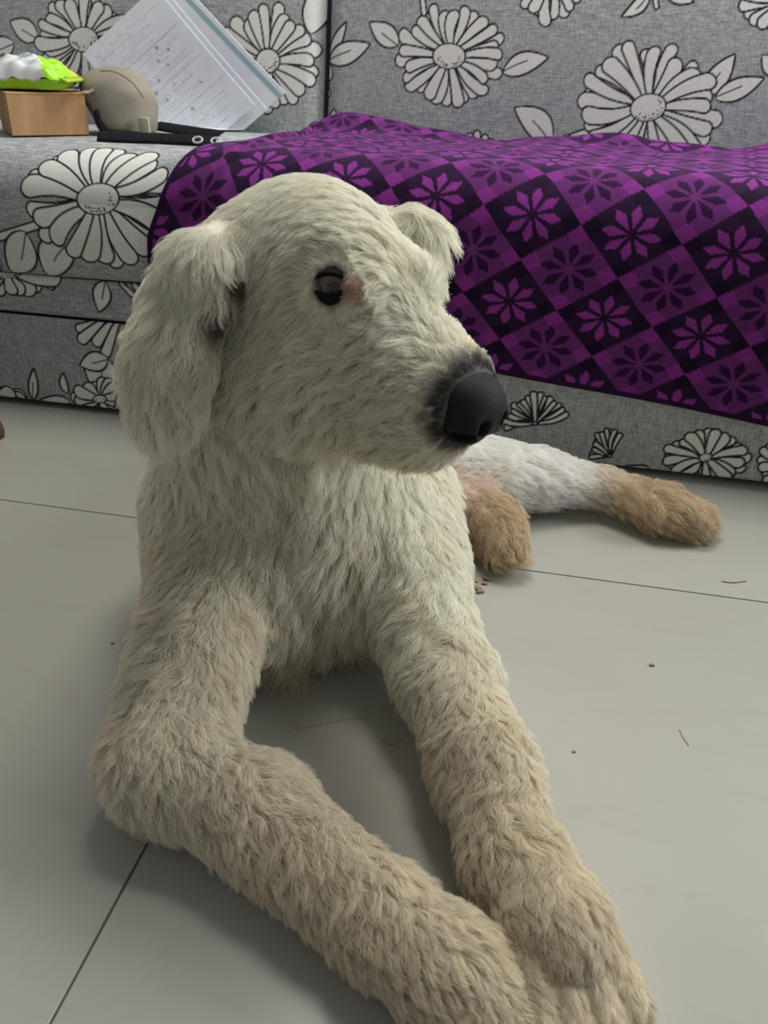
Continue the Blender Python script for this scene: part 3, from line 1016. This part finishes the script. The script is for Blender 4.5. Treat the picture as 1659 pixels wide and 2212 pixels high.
def grow_hair(P, wave, jit):
    n = grad(P, sdf); col, L, flow, curl, lift, _ = blend(P)
    # shorter by nose and eyes
    dn = np.linalg.norm(P - NOSE_C, axis=1); L = L * np.clip((dn - .018) / .05, .2, 1)
    de = np.minimum(np.linalg.norm(P - EYE_C, axis=1), np.linalg.norm(P - EYE_C2, axis=1)); L = L * np.clip((de - .006) / .03, .25, 1)
    da = np.min([np.linalg.norm(P - c, axis=1) for c in EAR_SHADE], axis=0); L = L * np.clip((da - .004) / .018, .22, 1)
    # around the eyes the coat lies away from the eye
    for c, nn in ((EYE_C, EYE_N), (EYE_C2, EYE_N2)):
        w = np.exp(-(np.linalg.norm(P - c, axis=1) / .026) ** 2)[:, None]
        aw = P - c; aw = aw / (np.linalg.norm(aw, axis=1, keepdims=True) + 1e-9)
        flow = flow * (1 - w) + aw * w * 1.2
    # chest curtain: longer on the underside between the legs
    L = L * RNG.uniform(.72, 1.15, len(P))
    X = np.zeros((len(P), KP, 3)); X[:, 0] = P - n * .001
    fl = flow + wob(P, 38.0, 11) * .32 + wob(P, 95.0, 12) * (.25 + curl[:, None] * 1.2) + RNG.normal(size=P.shape) * jit
    ft = fl - n * (fl * n).sum(1, keepdims=True) * .85
    ft /= np.linalg.norm(ft, axis=1, keepdims=True) + 1e-9
    p = P.copy()
    for k in range(1, KP):
        t = k / (KP - 1)
        a = np.clip(lift * (1.25 - .95 * t), .05, 1)[:, None]
        d = n * a + ft * (1 - a * .6) + DOWN * (.25 * t)
        d /= np.linalg.norm(d, axis=1, keepdims=True)
        p = p + d * (L / (KP - 1))[:, None]
        X[:, k] = p
    if wave:
        t = np.linspace(0, 1, KP)[None, :, None]
        bi = np.cross(ft, n); ph = RNG.uniform(0, 6.28, (len(P), 1, 1)); fr = RNG.uniform(.7, 1.5, (len(P), 1, 1))
        am = (curl * L)[:, None, None] * 1.1
        X += am * t * (np.sin(6.28 * fr * t + ph) * bi[:, None] + .6 * np.cos(6.28 * fr * t + ph) * n[:, None])
    return X, L, curl, col


def build_fur(N, NS):
    from mathutils import kdtree
    S = sample_surface(NS, True); GX, GL, _, _ = grow_hair(S, True, .10)
    kd = kdtree.KDTree(NS)
    for i, s in enumerate(S): kd.insert(s, i)
    kd.balance()
    P = sample_surface(N, True)
    # bare places: eyes and nose leather
    de = np.minimum(np.linalg.norm(P - EYE_C, axis=1), np.linalg.norm(P - EYE_C2, axis=1))
    nf = nose_dist(P) < 1.0
    P = P[(de > .0146) & ~nf]
    X, L, curl, col = grow_hair(P, False, .18)
    gi = np.array([kd.find(p)[1] for p in P])
    t = np.linspace(0, 1, KP)[None, :, None]
    gx = GX[gi]; rel = gx - gx[:, :1]
    own = X
    tgt = P[:, None] + rel * (L / GL[gi])[:, None, None] + (gx[:, :1] - P[:, None]) * t * .75
    c = (.58 + RNG.uniform(-.25, .25, len(P)))[:, None, None] * np.clip(t * 2.2, 0, 1)
    X = own * (1 - c) + tgt * c
    X[..., 2] = np.maximum(X[..., 2], .0012)
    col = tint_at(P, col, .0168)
    cl = np.random.default_rng(3).uniform(.93, 1.04, NS)[gi]
    col = np.clip(col * (cl * RNG.uniform(.88, 1.08, len(P)))[:, None], 0, .95)
    hc = bpy.data.hair_curves.new('fur')
    n = len(P)
    hc.add_curves([KP] * n)
    hc.attributes['position'].data.foreach_set('vector', X.astype(np.float32).ravel())
    r = np.broadcast_to((np.linspace(1, .25, KP) ** .8)[None] * .00024, (n, KP)).astype(np.float32)
    ra = hc.attributes.get('radius') or hc.attributes.new('radius', 'FLOAT', 'POINT')
    ra.data.foreach_set('value', np.ascontiguousarray(r).ravel())
    ca = hc.attributes.new('tint', 'FLOAT_COLOR', 'CURVE')
    ca.data.foreach_set('color', np.concatenate([col, np.ones((n, 1))], 1).astype(np.float32).ravel())
    o = bpy.data.objects.new('fur', hc); COL.objects.link(o)
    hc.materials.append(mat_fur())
    o.parent = dog; o.matrix_parent_inverse = Matrix.Translation(-Vector(dog.location))
    tag(o, 'wavy cream coat, tan on the legs', kind='stuff')


FUR = True
if FUR: build_fur(300000, 9500)

# ------------------------------------------------------------------ things on the seat
def seat_top(x, y):
    return float(np.interp(-y, -_pp[:31, 0], _pp[:31, 1]))


def mat_card():
    t = NT('cardboard'); n = t.noise(t.coord((1, 1, .15)), 60, 3)
    return t.out(t.ramp(n, [(.3, srgb(172, 132, 94)), (.7, srgb(192, 152, 112))]), .85, .15)


# cardboard box: an open carton standing near the front of the seat
def build_box():
    yb = SOFA_Y + .115
    c0 = on_y(28, 300, yb)
    x0, x1 = c0[0], c0[0] + .10; w = .128; z0 = seat_top(0, yb) + .003
    top = on_y(28, 206, yb)[2]; h = top - z0; dpt = .115; th = .004
    root = empty('cardboard_box', (x0, yb, z0)); root.rotation_euler.z = math.radians(41)
    tag(root, 'small brown cardboard box standing on the sofa seat', 'box')
    m = mat_card()
    def side(name, a):
        o = bpy.data.objects.new(name, bm_mesh(name, box_bm(*a, .0008, 1))); COL.objects.link(o); o.data.materials.append(m); o.parent = root
    side('front_panel', (0, w, 0, th, 0, h)); side('back_panel', (0, w, dpt - th, dpt, 0, h))
    side('side_panel', (0, th, th, dpt - th, 0, h)); side('side_panel', (w - th, w, th, dpt - th, 0, h))
    side('bottom_panel', (th, w - th, th, dpt - th, 0, th))
    o = bpy.data.objects.new('lid', bm_mesh('lid', box_bm(0, w, 0, dpt, -.002, .002, .0008, 1))); COL.objects.link(o)
    o.data.materials.append(m); o.parent = root; o.location = (0, 0, h + .002)
    return x0, x1, yb, z0, z0 + h + .004, dpt


BX = build_box()


def soft_shape(name, prims, h, mat, extra=None):
    for q in prims: q.setdefault('k', .02)
    lo = np.min([(np.minimum(q['a'], q['b']) - max(q['ra'], q['rb'])) if q['kind'] == 'cone' else q['c'] - q['r'].max() for q in prims], axis=0) - .015
    hi = np.max([(np.maximum(q['a'], q['b']) + max(q['ra'], q['rb'])) if q['kind'] == 'cone' else q['c'] + q['r'].max() for q in prims], axis=0) + .015
    n = np.ceil((hi - lo) / h).astype(int) + 1
    P = np.stack(np.meshgrid(*[lo[i] + np.arange(n[i]) * h for i in range(3)], indexing='ij'), -1)
    D = np.full(P.shape[:-1], 9.0)
    for q in prims: D = smin(D, sd_prim(q, P), q['k'])
    if extra is not None: D = extra(P, D)
    V, F = field_mesh(D, lo, h)
    return mesh_np(name, V, F)


def C_(a, b, ra, rb, k=.02): return dict(kind='cone', a=np.asarray(a, float), b=np.asarray(b, float), ra=ra, rb=rb, k=k)
def E_(c, r, k=.02, A=None): return dict(kind='ell', c=np.asarray(c, float), r=np.asarray(r, float), A=np.eye(3) if A is None else A, k=k)


# rumpled cap: crown to the right of the box, peak reaching over the box
def build_cap():
    yc = SOFA_Y + .26
    zs = seat_top(0, yc)
    a = on_y(266, 222, yc); b = on_y(236, 192, yc); lowp = on_y(292, 285, yc)
    root = empty('cap', (a[0], yc, zs))
    tag(root, 'rumpled grey-brown cloth cap slumped between the box and the papers', 'cap')
    def wr(P, D):
        D = D + .0014 * np.sin(P[..., 0] * 60 + P[..., 2] * 45) + .0010 * np.sin(P[..., 2] * 120 - P[..., 0] * 90 + P[..., 1] * 60)
        return smax(D, zs + .003 - P[..., 2], .006)
    pr = [E_(a, (.058, .055, .052), .03), E_(b, (.050, .045, .030), .03), E_(lowp + np.array([-.012, 0, .012]), (.050, .05, .038), .03)]
    link('crown', soft_shape('crown', pr, .004, None, wr), plain('cap_cloth', (150, 143, 130), .95, .08, .10, 420), root)
    # stiff peak: a curved plate
    p0 = on_y(205, 205, yc - .05); p1 = on_y(184, 212, yc - .075)
    U_, V_ = np.meshgrid(np.linspace(0, 1, 16), np.linspace(-1, 1, 16), indexing='ij')
    Pk = np.zeros(U_.shape + (3,))
    Pk[..., 0] = p0[0] + (p1[0] - p0[0]) * U_; Pk[..., 1] = yc - .035 + V_ * .05 * np.sqrt(np.maximum(1 - U_ ** 2 * .85, .05)) - .02 * U_
    zt = BX[4] + .004
    Pk[..., 2] = np.maximum(p0[2] + .012 + (p1[2] - p0[2] - .012) * U_ ** 1.3 - .010 * V_ ** 2, zt)
    o = link('peak', mesh_np('peak', Pk.reshape(-1, 3), grid_faces(16, 16)), plain('cap_peak', (138, 132, 120), .95, .08, .14, 160), root)
    md = o.modifiers.new('t', 'SOLIDIFY'); md.thickness = .004; md.offset = 1
    # dark edging
    pts = [on_y(x, y_, yc - .058) for (x, y_) in ((207, 238), (212, 262), (228, 288), (262, 300), (300, 304))]
    pts = np.array(pts); tt = np.linspace(0, 4, 30); pts = np.stack([np.interp(tt, range(5), pts[:, i]) for i in range(3)], 1)
    pts[:, 2] = np.maximum(pts[:, 2], zs + .007)
    link('edging', tube_np(pts, .0045, 8), M_DARK, root)
    th = np.linspace(-.2, 1.25, 24)                                        # raised seam over the crown and a pale tab at its back
    sm = np.stack([a[0] + .060 * np.sin(th * 1.0 + .1), a[1] - .030 - .026 * np.cos(th), a[2] + .002 + .050 * np.cos(th * 1.1)], 1)
    link('seam', tube_np(sm, .0012, 6), plain('cap_seam', (136, 129, 117), .95, .08), root)
    tb = on_y(312, 272, yc - .048)
    link('tab', bm_mesh('tab', box_bm(tb[0] - .010, tb[0] + .010, tb[1] - .003, tb[1] + .003, tb[2] - .014, tb[2] + .014, .002)), plain('cap_tab', (176, 168, 154), .9, .1), root)


build_cap()


# lime snack packet lying on the box
def build_packet():
    zt = BX[4]
    PKC = on_y(62, 190, BX[2] + .075)
    root = empty('snack_packet', (PKC[0], PKC[1], zt))
    tag(root, 'crumpled lime green and white snack packet lying on the cardboard box', 'packet')
    n, m = 60, 40
    U_, V_ = np.meshgrid(np.linspace(-1, 1, n), np.linspace(-1, 1, m), indexing='ij')
    L, Wd = .078, .050
    t = .034 * np.maximum(1 - np.abs(U_) ** 2.2, 0) ** .6 * np.maximum(1 - np.abs(V_) ** 2.5, 0) ** .5
    cr = .0022 * np.sin(U_ * 9 + V_ * 5) + .0018 * np.sin(U_ * 17 - V_ * 8 + 1) + .0012 * np.sin(V_ * 21 + U_ * 3)
    x = U_ * L * (1 - .04 * np.abs(V_)); y = V_ * Wd * (1 - .10 * np.cos(U_ * 2))
    ca, sa = math.cos(.12), math.sin(.12)
    def side(sg):
        z = sg * t + cr * (1 if sg > 0 else .3) + .022
        return np.stack([PKC[0] + x * ca - y * sa, PKC[1] + x * sa + y * ca, zt + .004 + np.maximum(z - .006, .0) * (1.0)], -1)
    A, B = side(1), side(-1)
    V = np.concatenate([A.reshape(-1, 3), B.reshape(-1, 3)]); F = np.concatenate([grid_faces(n, m), grid_faces(n, m)[:, ::-1] + n * m])
    me = mesh_np('bag', V, F)
    # flat print on the foil: lime ends, white and blue-grey field with yellow swashes
    uu, vv = U_.ravel(), V_.ravel()
    lime = np.array(srgb(160, 222, 40)[:3]); white = np.array(srgb(222, 224, 224)[:3]); yel = np.array(srgb(206, 214, 70)[:3]); blue = np.array(srgb(120, 140, 158)[:3]); dk = np.array(srgb(70, 84, 40)[:3])
    c = np.tile(lime, (len(uu), 1))
    f = (uu + .42 * vv < .28); c[f] = white
    f = (vv > .35 + .2 * np.sin(uu * 5)) ; c[f] = yel
    f = (np.abs(uu - .02 + .3 * vv) < .2) & (np.abs(vv - .05) < .42) & (np.sin(uu * 90) * np.sin(vv * 40) > -.3); c[f] = blue
    f = (uu < -.62 + .1 * np.sin(vv * 6)); c[f] = yel
    f = (np.hypot((uu + .42) / .10, (vv + .25) / .22) < 1); c[f] = dk
    f = (uu < -.86) & (vv > .2); c[f] = np.array(srgb(50, 120, 180)[:3])
    at = me.color_attributes.new('foil', 'FLOAT_COLOR', 'POINT')
    cc = np.concatenate([c, np.tile(lime, (len(c), 1))]); at.data.foreach_set('color', np.concatenate([cc, np.ones((len(cc), 1))], 1).astype(np.float32).ravel())
    t_ = NT('packet_foil'); a = t_.attr('foil'); t_.out(a.outputs['Color'], .35, .5)
    link('bag', me, t_.m, root)
    for sg in (1, -1):                                                  # crimped end seals
        k = 26; q = np.linspace(-1, 1, k)
        P = np.zeros((2, k, 3))
        for i, e in enumerate((0, .014)):
            lx = sg * (L + e) * .985; ly = q * Wd * .93
            P[i, :, 0] = PKC[0] + lx * ca - ly * sa; P[i, :, 1] = PKC[1] + lx * sa + ly * ca
            P[i, :, 2] = zt + .022 + .0015 * np.cos(np.arange(k) * math.pi) - (.004 if sg > 0 else 0) * i
        o = link('end_seal', mesh_np('end_seal', P.reshape(-1, 3), grid_faces(2, k)), plain('seal_foil', (176, 204, 60), .4, .5), root)
        o.modifiers.new('t', 'SOLIDIFY').thickness = .0012


build_packet()


# printed sheets of paper leaning on the back cushion
def mat_paper(lines, seed):
    t = NT('printed_paper')
    a = t.attr('ink'); sep = t.node('ShaderNodeSeparateColor'); t.l.new(a.outputs['Color'], sep.inputs[0])
    pap = t.ramp(t.noise(t.coord(), 40, 2), [(.3, srgb(226, 229, 238)), (.7, srgb(236, 238, 245))])
    c = t.mix(sep.outputs[0], pap, srgb(74, 74, 84))
    c = t.mix(sep.outputs[1], c, srgb(132, 170, 176))
    return t.out(c, .8, .2)


M_PAPER = mat_paper(True, 1)


def sheet_of_paper(cs, gap, label, seed, band=False, text=True):
    """cs: pixel corners (left, top, right, bottom); the sheet leans on the cushion, gap metres in front of it"""
    def on_back(px, py):
        d = ray(px, py)                                                # plane of the cushion front: y = B + (z-.44)*LEAN
        t = (BACK_Y - .010 - gap - .44 * LEAN + CAM_H * LEAN) / (d[1] - d[2] * LEAN)
        return EYE + d * t
    A, B, C = [on_back(*c) for c in cs[:3]]
    ex = (B - A); ey = (C - B)
    w = .205; h = .290
    exn = ex / np.linalg.norm(ex); eyn = ey / np.linalg.norm(ey); sk = exn @ eyn * .28
    exn, eyn = exn - eyn * sk, eyn - exn * sk
    exn /= np.linalg.norm(exn); eyn /= np.linalg.norm(eyn); nn = np.cross(exn, eyn); nn = nn if nn[1] < 0 else -nn
    n, m = 120, 170
    U_, V_ = np.meshgrid(np.linspace(0, 1, n), np.linspace(0, 1, m), indexing='ij')
    bend = .006 * np.sin(V_ * math.pi) * (1 + .4 * np.sin(U_ * 5 + 2)) + .004 * U_ * V_
    P = A + U_[..., None] * exn * w + V_[..., None] * eyn * h + bend[..., None] * nn
    zmin = P[..., 2].min()
    floor_z = seat_top(0, BACK_Y - .03) + .004
    low_ = np.clip(floor_z - P[..., 2], 0, None); P[..., 2] = np.maximum(P[..., 2], floor_z + .0005 * seed); P[..., 1] -= low_ * .8        # the foot curls forward on the seat
    ink = np.zeros(U_.shape); tl = np.zeros(U_.shape)
    rg = np.random.default_rng(seed)
    if text:
        v = .07
        while v < .95:                                                 # rows of faint small print
            if rg.random() < .8:
                a, b = .07, rg.uniform(.45, .94)
                row = (np.abs(V_ - v) < .0032) & (U_ > a) & (U_ < b) & (rg.random(U_.shape) < .6)
                ink[row] = .38
            v += .019
        for (vv) in (.27, .52, .72): ink[(np.abs(V_ - vv) < .003) & (U_ > .05) & (U_ < .95)] = .32
        for (u0, v0, r_) in ((.62, .30, .02), (.70, .36, .018), (.55, .37, .02), (.60, .43, .018), (.42, .47, .022), (.52, .55, .017), (.32, .52, .02), (.36, .60, .018), (.74, .66, .016), (.50, .75, .02)):
            ink[(np.hypot(U_ - u0, (V_ - v0) * 1.41) < r_) & (rg.random(U_.shape) < .75)] = .6
        ink[(np.abs(U_ - .22) < .02) & (np.abs(V_ - .86) < .05) & (rg.random(U_.shape) < .5)] = .4
    if band: tl[(U_ > .90) & (U_ < .955)] = .8
    me = mesh_np('paper', P.reshape(-1, 3), grid_faces(n, m))
    at = me.color_attributes.new('ink', 'FLOAT_COLOR', 'POINT')
    at.data.foreach_set('color', np.stack([ink, tl, ink * 0, ink * 0 + 1], -1).astype(np.float32).ravel())
    o = link('paper_sheet', me, M_PAPER)
    o.modifiers.new('t', 'SOLIDIFY').thickness = .0004
    tag(o, label, 'paper', 'papers leaning on the sofa back')


sheet_of_paper(((232, 108), (392, -8), (612, 178)), .002, 'paper sheet with a teal edge band behind the other papers', 1, band=True, text=False)
sheet_of_paper(((206, 133), (370, 4), (592, 222)), .010, 'white paper sheet in the middle of the leaning papers', 2, text=False)
sheet_of_paper(((178, 118), (345, -8), (560, 205)), .018, 'printed white form lying in front of the other leaning papers', 3)


# black strap with pale rings
def build_strap():
    zs = lambda y: seat_top(0, y) + .006
    root_p = on_y(400, 310, SOFA_Y + .17)
    root = empty('strap', (root_p[0], SOFA_Y + .17, zs(SOFA_Y + .17)))
    tag(root, 'black strap with pale metal rings lying on the seat by the papers', 'strap')
    def band(pix, ys, w, lift):
        pts = np.array([on_y(x, y_, yy) for (x, y_), yy in zip(pix, ys)])
        m = len(pts); tt = np.linspace(0, m - 1, 60)
        P = np.stack([np.interp(tt, range(m), pts[:, i]) for i in range(3)], 1)
        for _ in range(6): P[1:-1] = (P[:-2] + 2 * P[1:-1] + P[2:]) / 4
        P[:, 2] = np.maximum(P[:, 2], [zs(y_) for y_ in P[:, 1]]) + lift
        T = np.gradient(P, axis=0); T /= np.linalg.norm(T, axis=1)[:, None]
        sd_ = np.cross(T, [0, -.55, .83]); sd_ /= np.linalg.norm(sd_, axis=1)[:, None]
        up = np.cross(sd_, T)
        R_ = np.stack([P + sd_ * w * q + up * .0016 * (1 - q * q) for q in np.linspace(-1, 1, 7)], 1)
        o = link('webbing', mesh_np('webbing', R_.reshape(-1, 3), grid_faces(60, 7)), M_DARK, root)
        o.modifiers.new('t', 'SOLIDIFY').thickness = .0028
    y0 = SOFA_Y
    band([(338, 280), (352, 289), (385, 290), (430, 305), (478, 322)], [y0 + .33, y0 + .31, y0 + .27, y0 + .23, y0 + .20], .012, .005)
    band([(215, 306), (290, 306), (350, 305), (410, 316), (468, 326)], [y0 + .135, y0 + .14, y0 + .15, y0 + .15, y0 + .15], .011, .001)
    for (x, y_) in ((428, 318), (468, 330)):
        c = on_y(x, y_, y0 + .125); c[2] = max(c[2], zs(y0 + .125) + .006)
        th = np.linspace(0, 2 * math.pi, 25)
        link('ring', tube_np(np.stack([c[0] + .008 * np.cos(th), c[1] + .004 * np.sin(th), c[2] + .004 * np.sin(th)], 1), .0018, 6), plain('pale_metal', (205, 205, 205), .35, .6), root)


build_strap()

# ------------------------------------------------------------------ wooden stool whose foot shows at the left edge
def build_stool():
    ft = on_z(-6, 945, .0)
    cx_, cy_ = ft[0] - .16, ft[1] - .12
    root = empty('wooden_stool', (cx_, cy_, 0))
    tag(root, 'brown wooden stool leg at the left edge before the sofa', 'stool')
    t = NT('stool_wood'); n = t.noise(t.coord((1, 1, .12)), 50, 4, .6)
    m = t.out(t.ramp(n, [(.3, srgb(92, 68, 52)), (.7, srgb(116, 88, 68))]), .5, .4)
    bm = bmesh.new(); bmesh.ops.create_cone(bm, cap_ends=True, segments=48, radius1=.14, radius2=.14, depth=.03)
    bmesh.ops.bevel(bm, geom=[e for e in bm.edges if abs(e.verts[0].co.z - e.verts[1].co.z) < 1e-5], offset=.006, segments=2, affect='EDGES')
    bm.transform(Matrix.Translation((cx_, cy_, .435)))
    link('seat', bm_mesh('seat', bm), m, root)
    R0 = math.hypot(.16, .12); a0 = math.atan2(.12, .16); mids = []
    for k in range(4):
        an = a0 + k * math.pi / 2
        a = np.array([cx_ + R0 * math.cos(an), cy_ + R0 * math.sin(an), 0]); b = np.array([cx_ + .10 * math.cos(an), cy_ + .10 * math.sin(an), .421])
        link('leg', tube_np([a, a + (b - a) * .02, a + (b - a) * .5, b], [.013, .0165, .018, .019], 16), m, root); mids.append(a + (b - a) * .45)
    for k in range(4):
        q0, q1 = mids[k], mids[(k + 1) % 4]
        link('stretcher', tube_np([q0, (q0 + q1) / 2, q1], .009, 10), m, root)


build_stool()

# ------------------------------------------------------------------ crumbs and stray hairs on the floor
M_CRUMB = plain('dry_crumb', (150, 128, 104), .9, .1, .25, 300)


def crumb(px, py, r, label, seed):
    c = on_z(px, py, 0); rg = np.random.default_rng(seed)
    bm = bmesh.new(); bmesh.ops.create_icosphere(bm, subdivisions=2, radius=1.0)
    for v in bm.verts:
        q = 1 + .35 * math.sin(v.co.x * 3.1 + seed) * math.cos(v.co.y * 4.3 - seed) + rg.uniform(-.12, .12)
        v.co = Vector((c[0] + v.co.x * r * q, c[1] + v.co.y * r * q * .7, max(0.0, r * .45 + v.co.z * r * .5 * q)))
    o = link('crumb', bm_mesh('crumb', bm), M_CRUMB); tag(o, label, 'crumb', 'crumbs on the floor')


for i, (x, y_, r_) in enumerate(((1020, 1262, .0035), (1031, 1272, .0045), (1037, 1280, .005), (1047, 1262, .004), (1052, 1252, .0055), (1028, 1258, .0025))):
    crumb(x, y_, r_, 'tiny brown crumb in the scatter below the hind paw', i + 1)
for i, (x, y_, r_, lb) in enumerate(((244, 1390, .0022, 'dark speck on the floor left of the foreleg'), (1408, 1438, .0028, 'dark speck on the open floor right of the dog'), (1240, 1625, .0018, 'tiny speck on the floor beside the right foreleg'))):
    crumb(x, y_, r_, lb, i + 20)


def stray(pix, label, rad=.0005):
    pts = np.array([on_z(x, y_, .0008) for x, y_ in pix]); m = len(pts); tt = np.linspace(0, m - 1, 24)
    P = np.stack([np.interp(tt, range(m), pts[:, i]) for i in range(3)], 1)
    for _ in range(8): P[1:-1] = (P[:-2] + 2 * P[1:-1] + P[2:]) / 4
    P[:, 2] = rad
    o = link('stray_hair', tube_np(P, rad, 6), plain('shed_hair', (138, 128, 114), .8, .2)); tag(o, label, 'hair', 'shed hairs on the floor')


stray([(824, 1598), (834, 1607), (848, 1609), (862, 1603), (866, 1597)], 'curved shed hair on the floor between the forelegs', .0004)
stray([(632, 1575), (680, 1568), (740, 1554), (800, 1548)], 'long faint shed hair across the floor before the chest', .0002)
stray([(1468, 1575), (1475, 1592), (1488, 1610)], 'short shed hair on the floor far right', .00035)
stray([(1560, 1256), (1585, 1259), (1612, 1255)], 'short dark mark of shed hair by the floor joint', .0008)
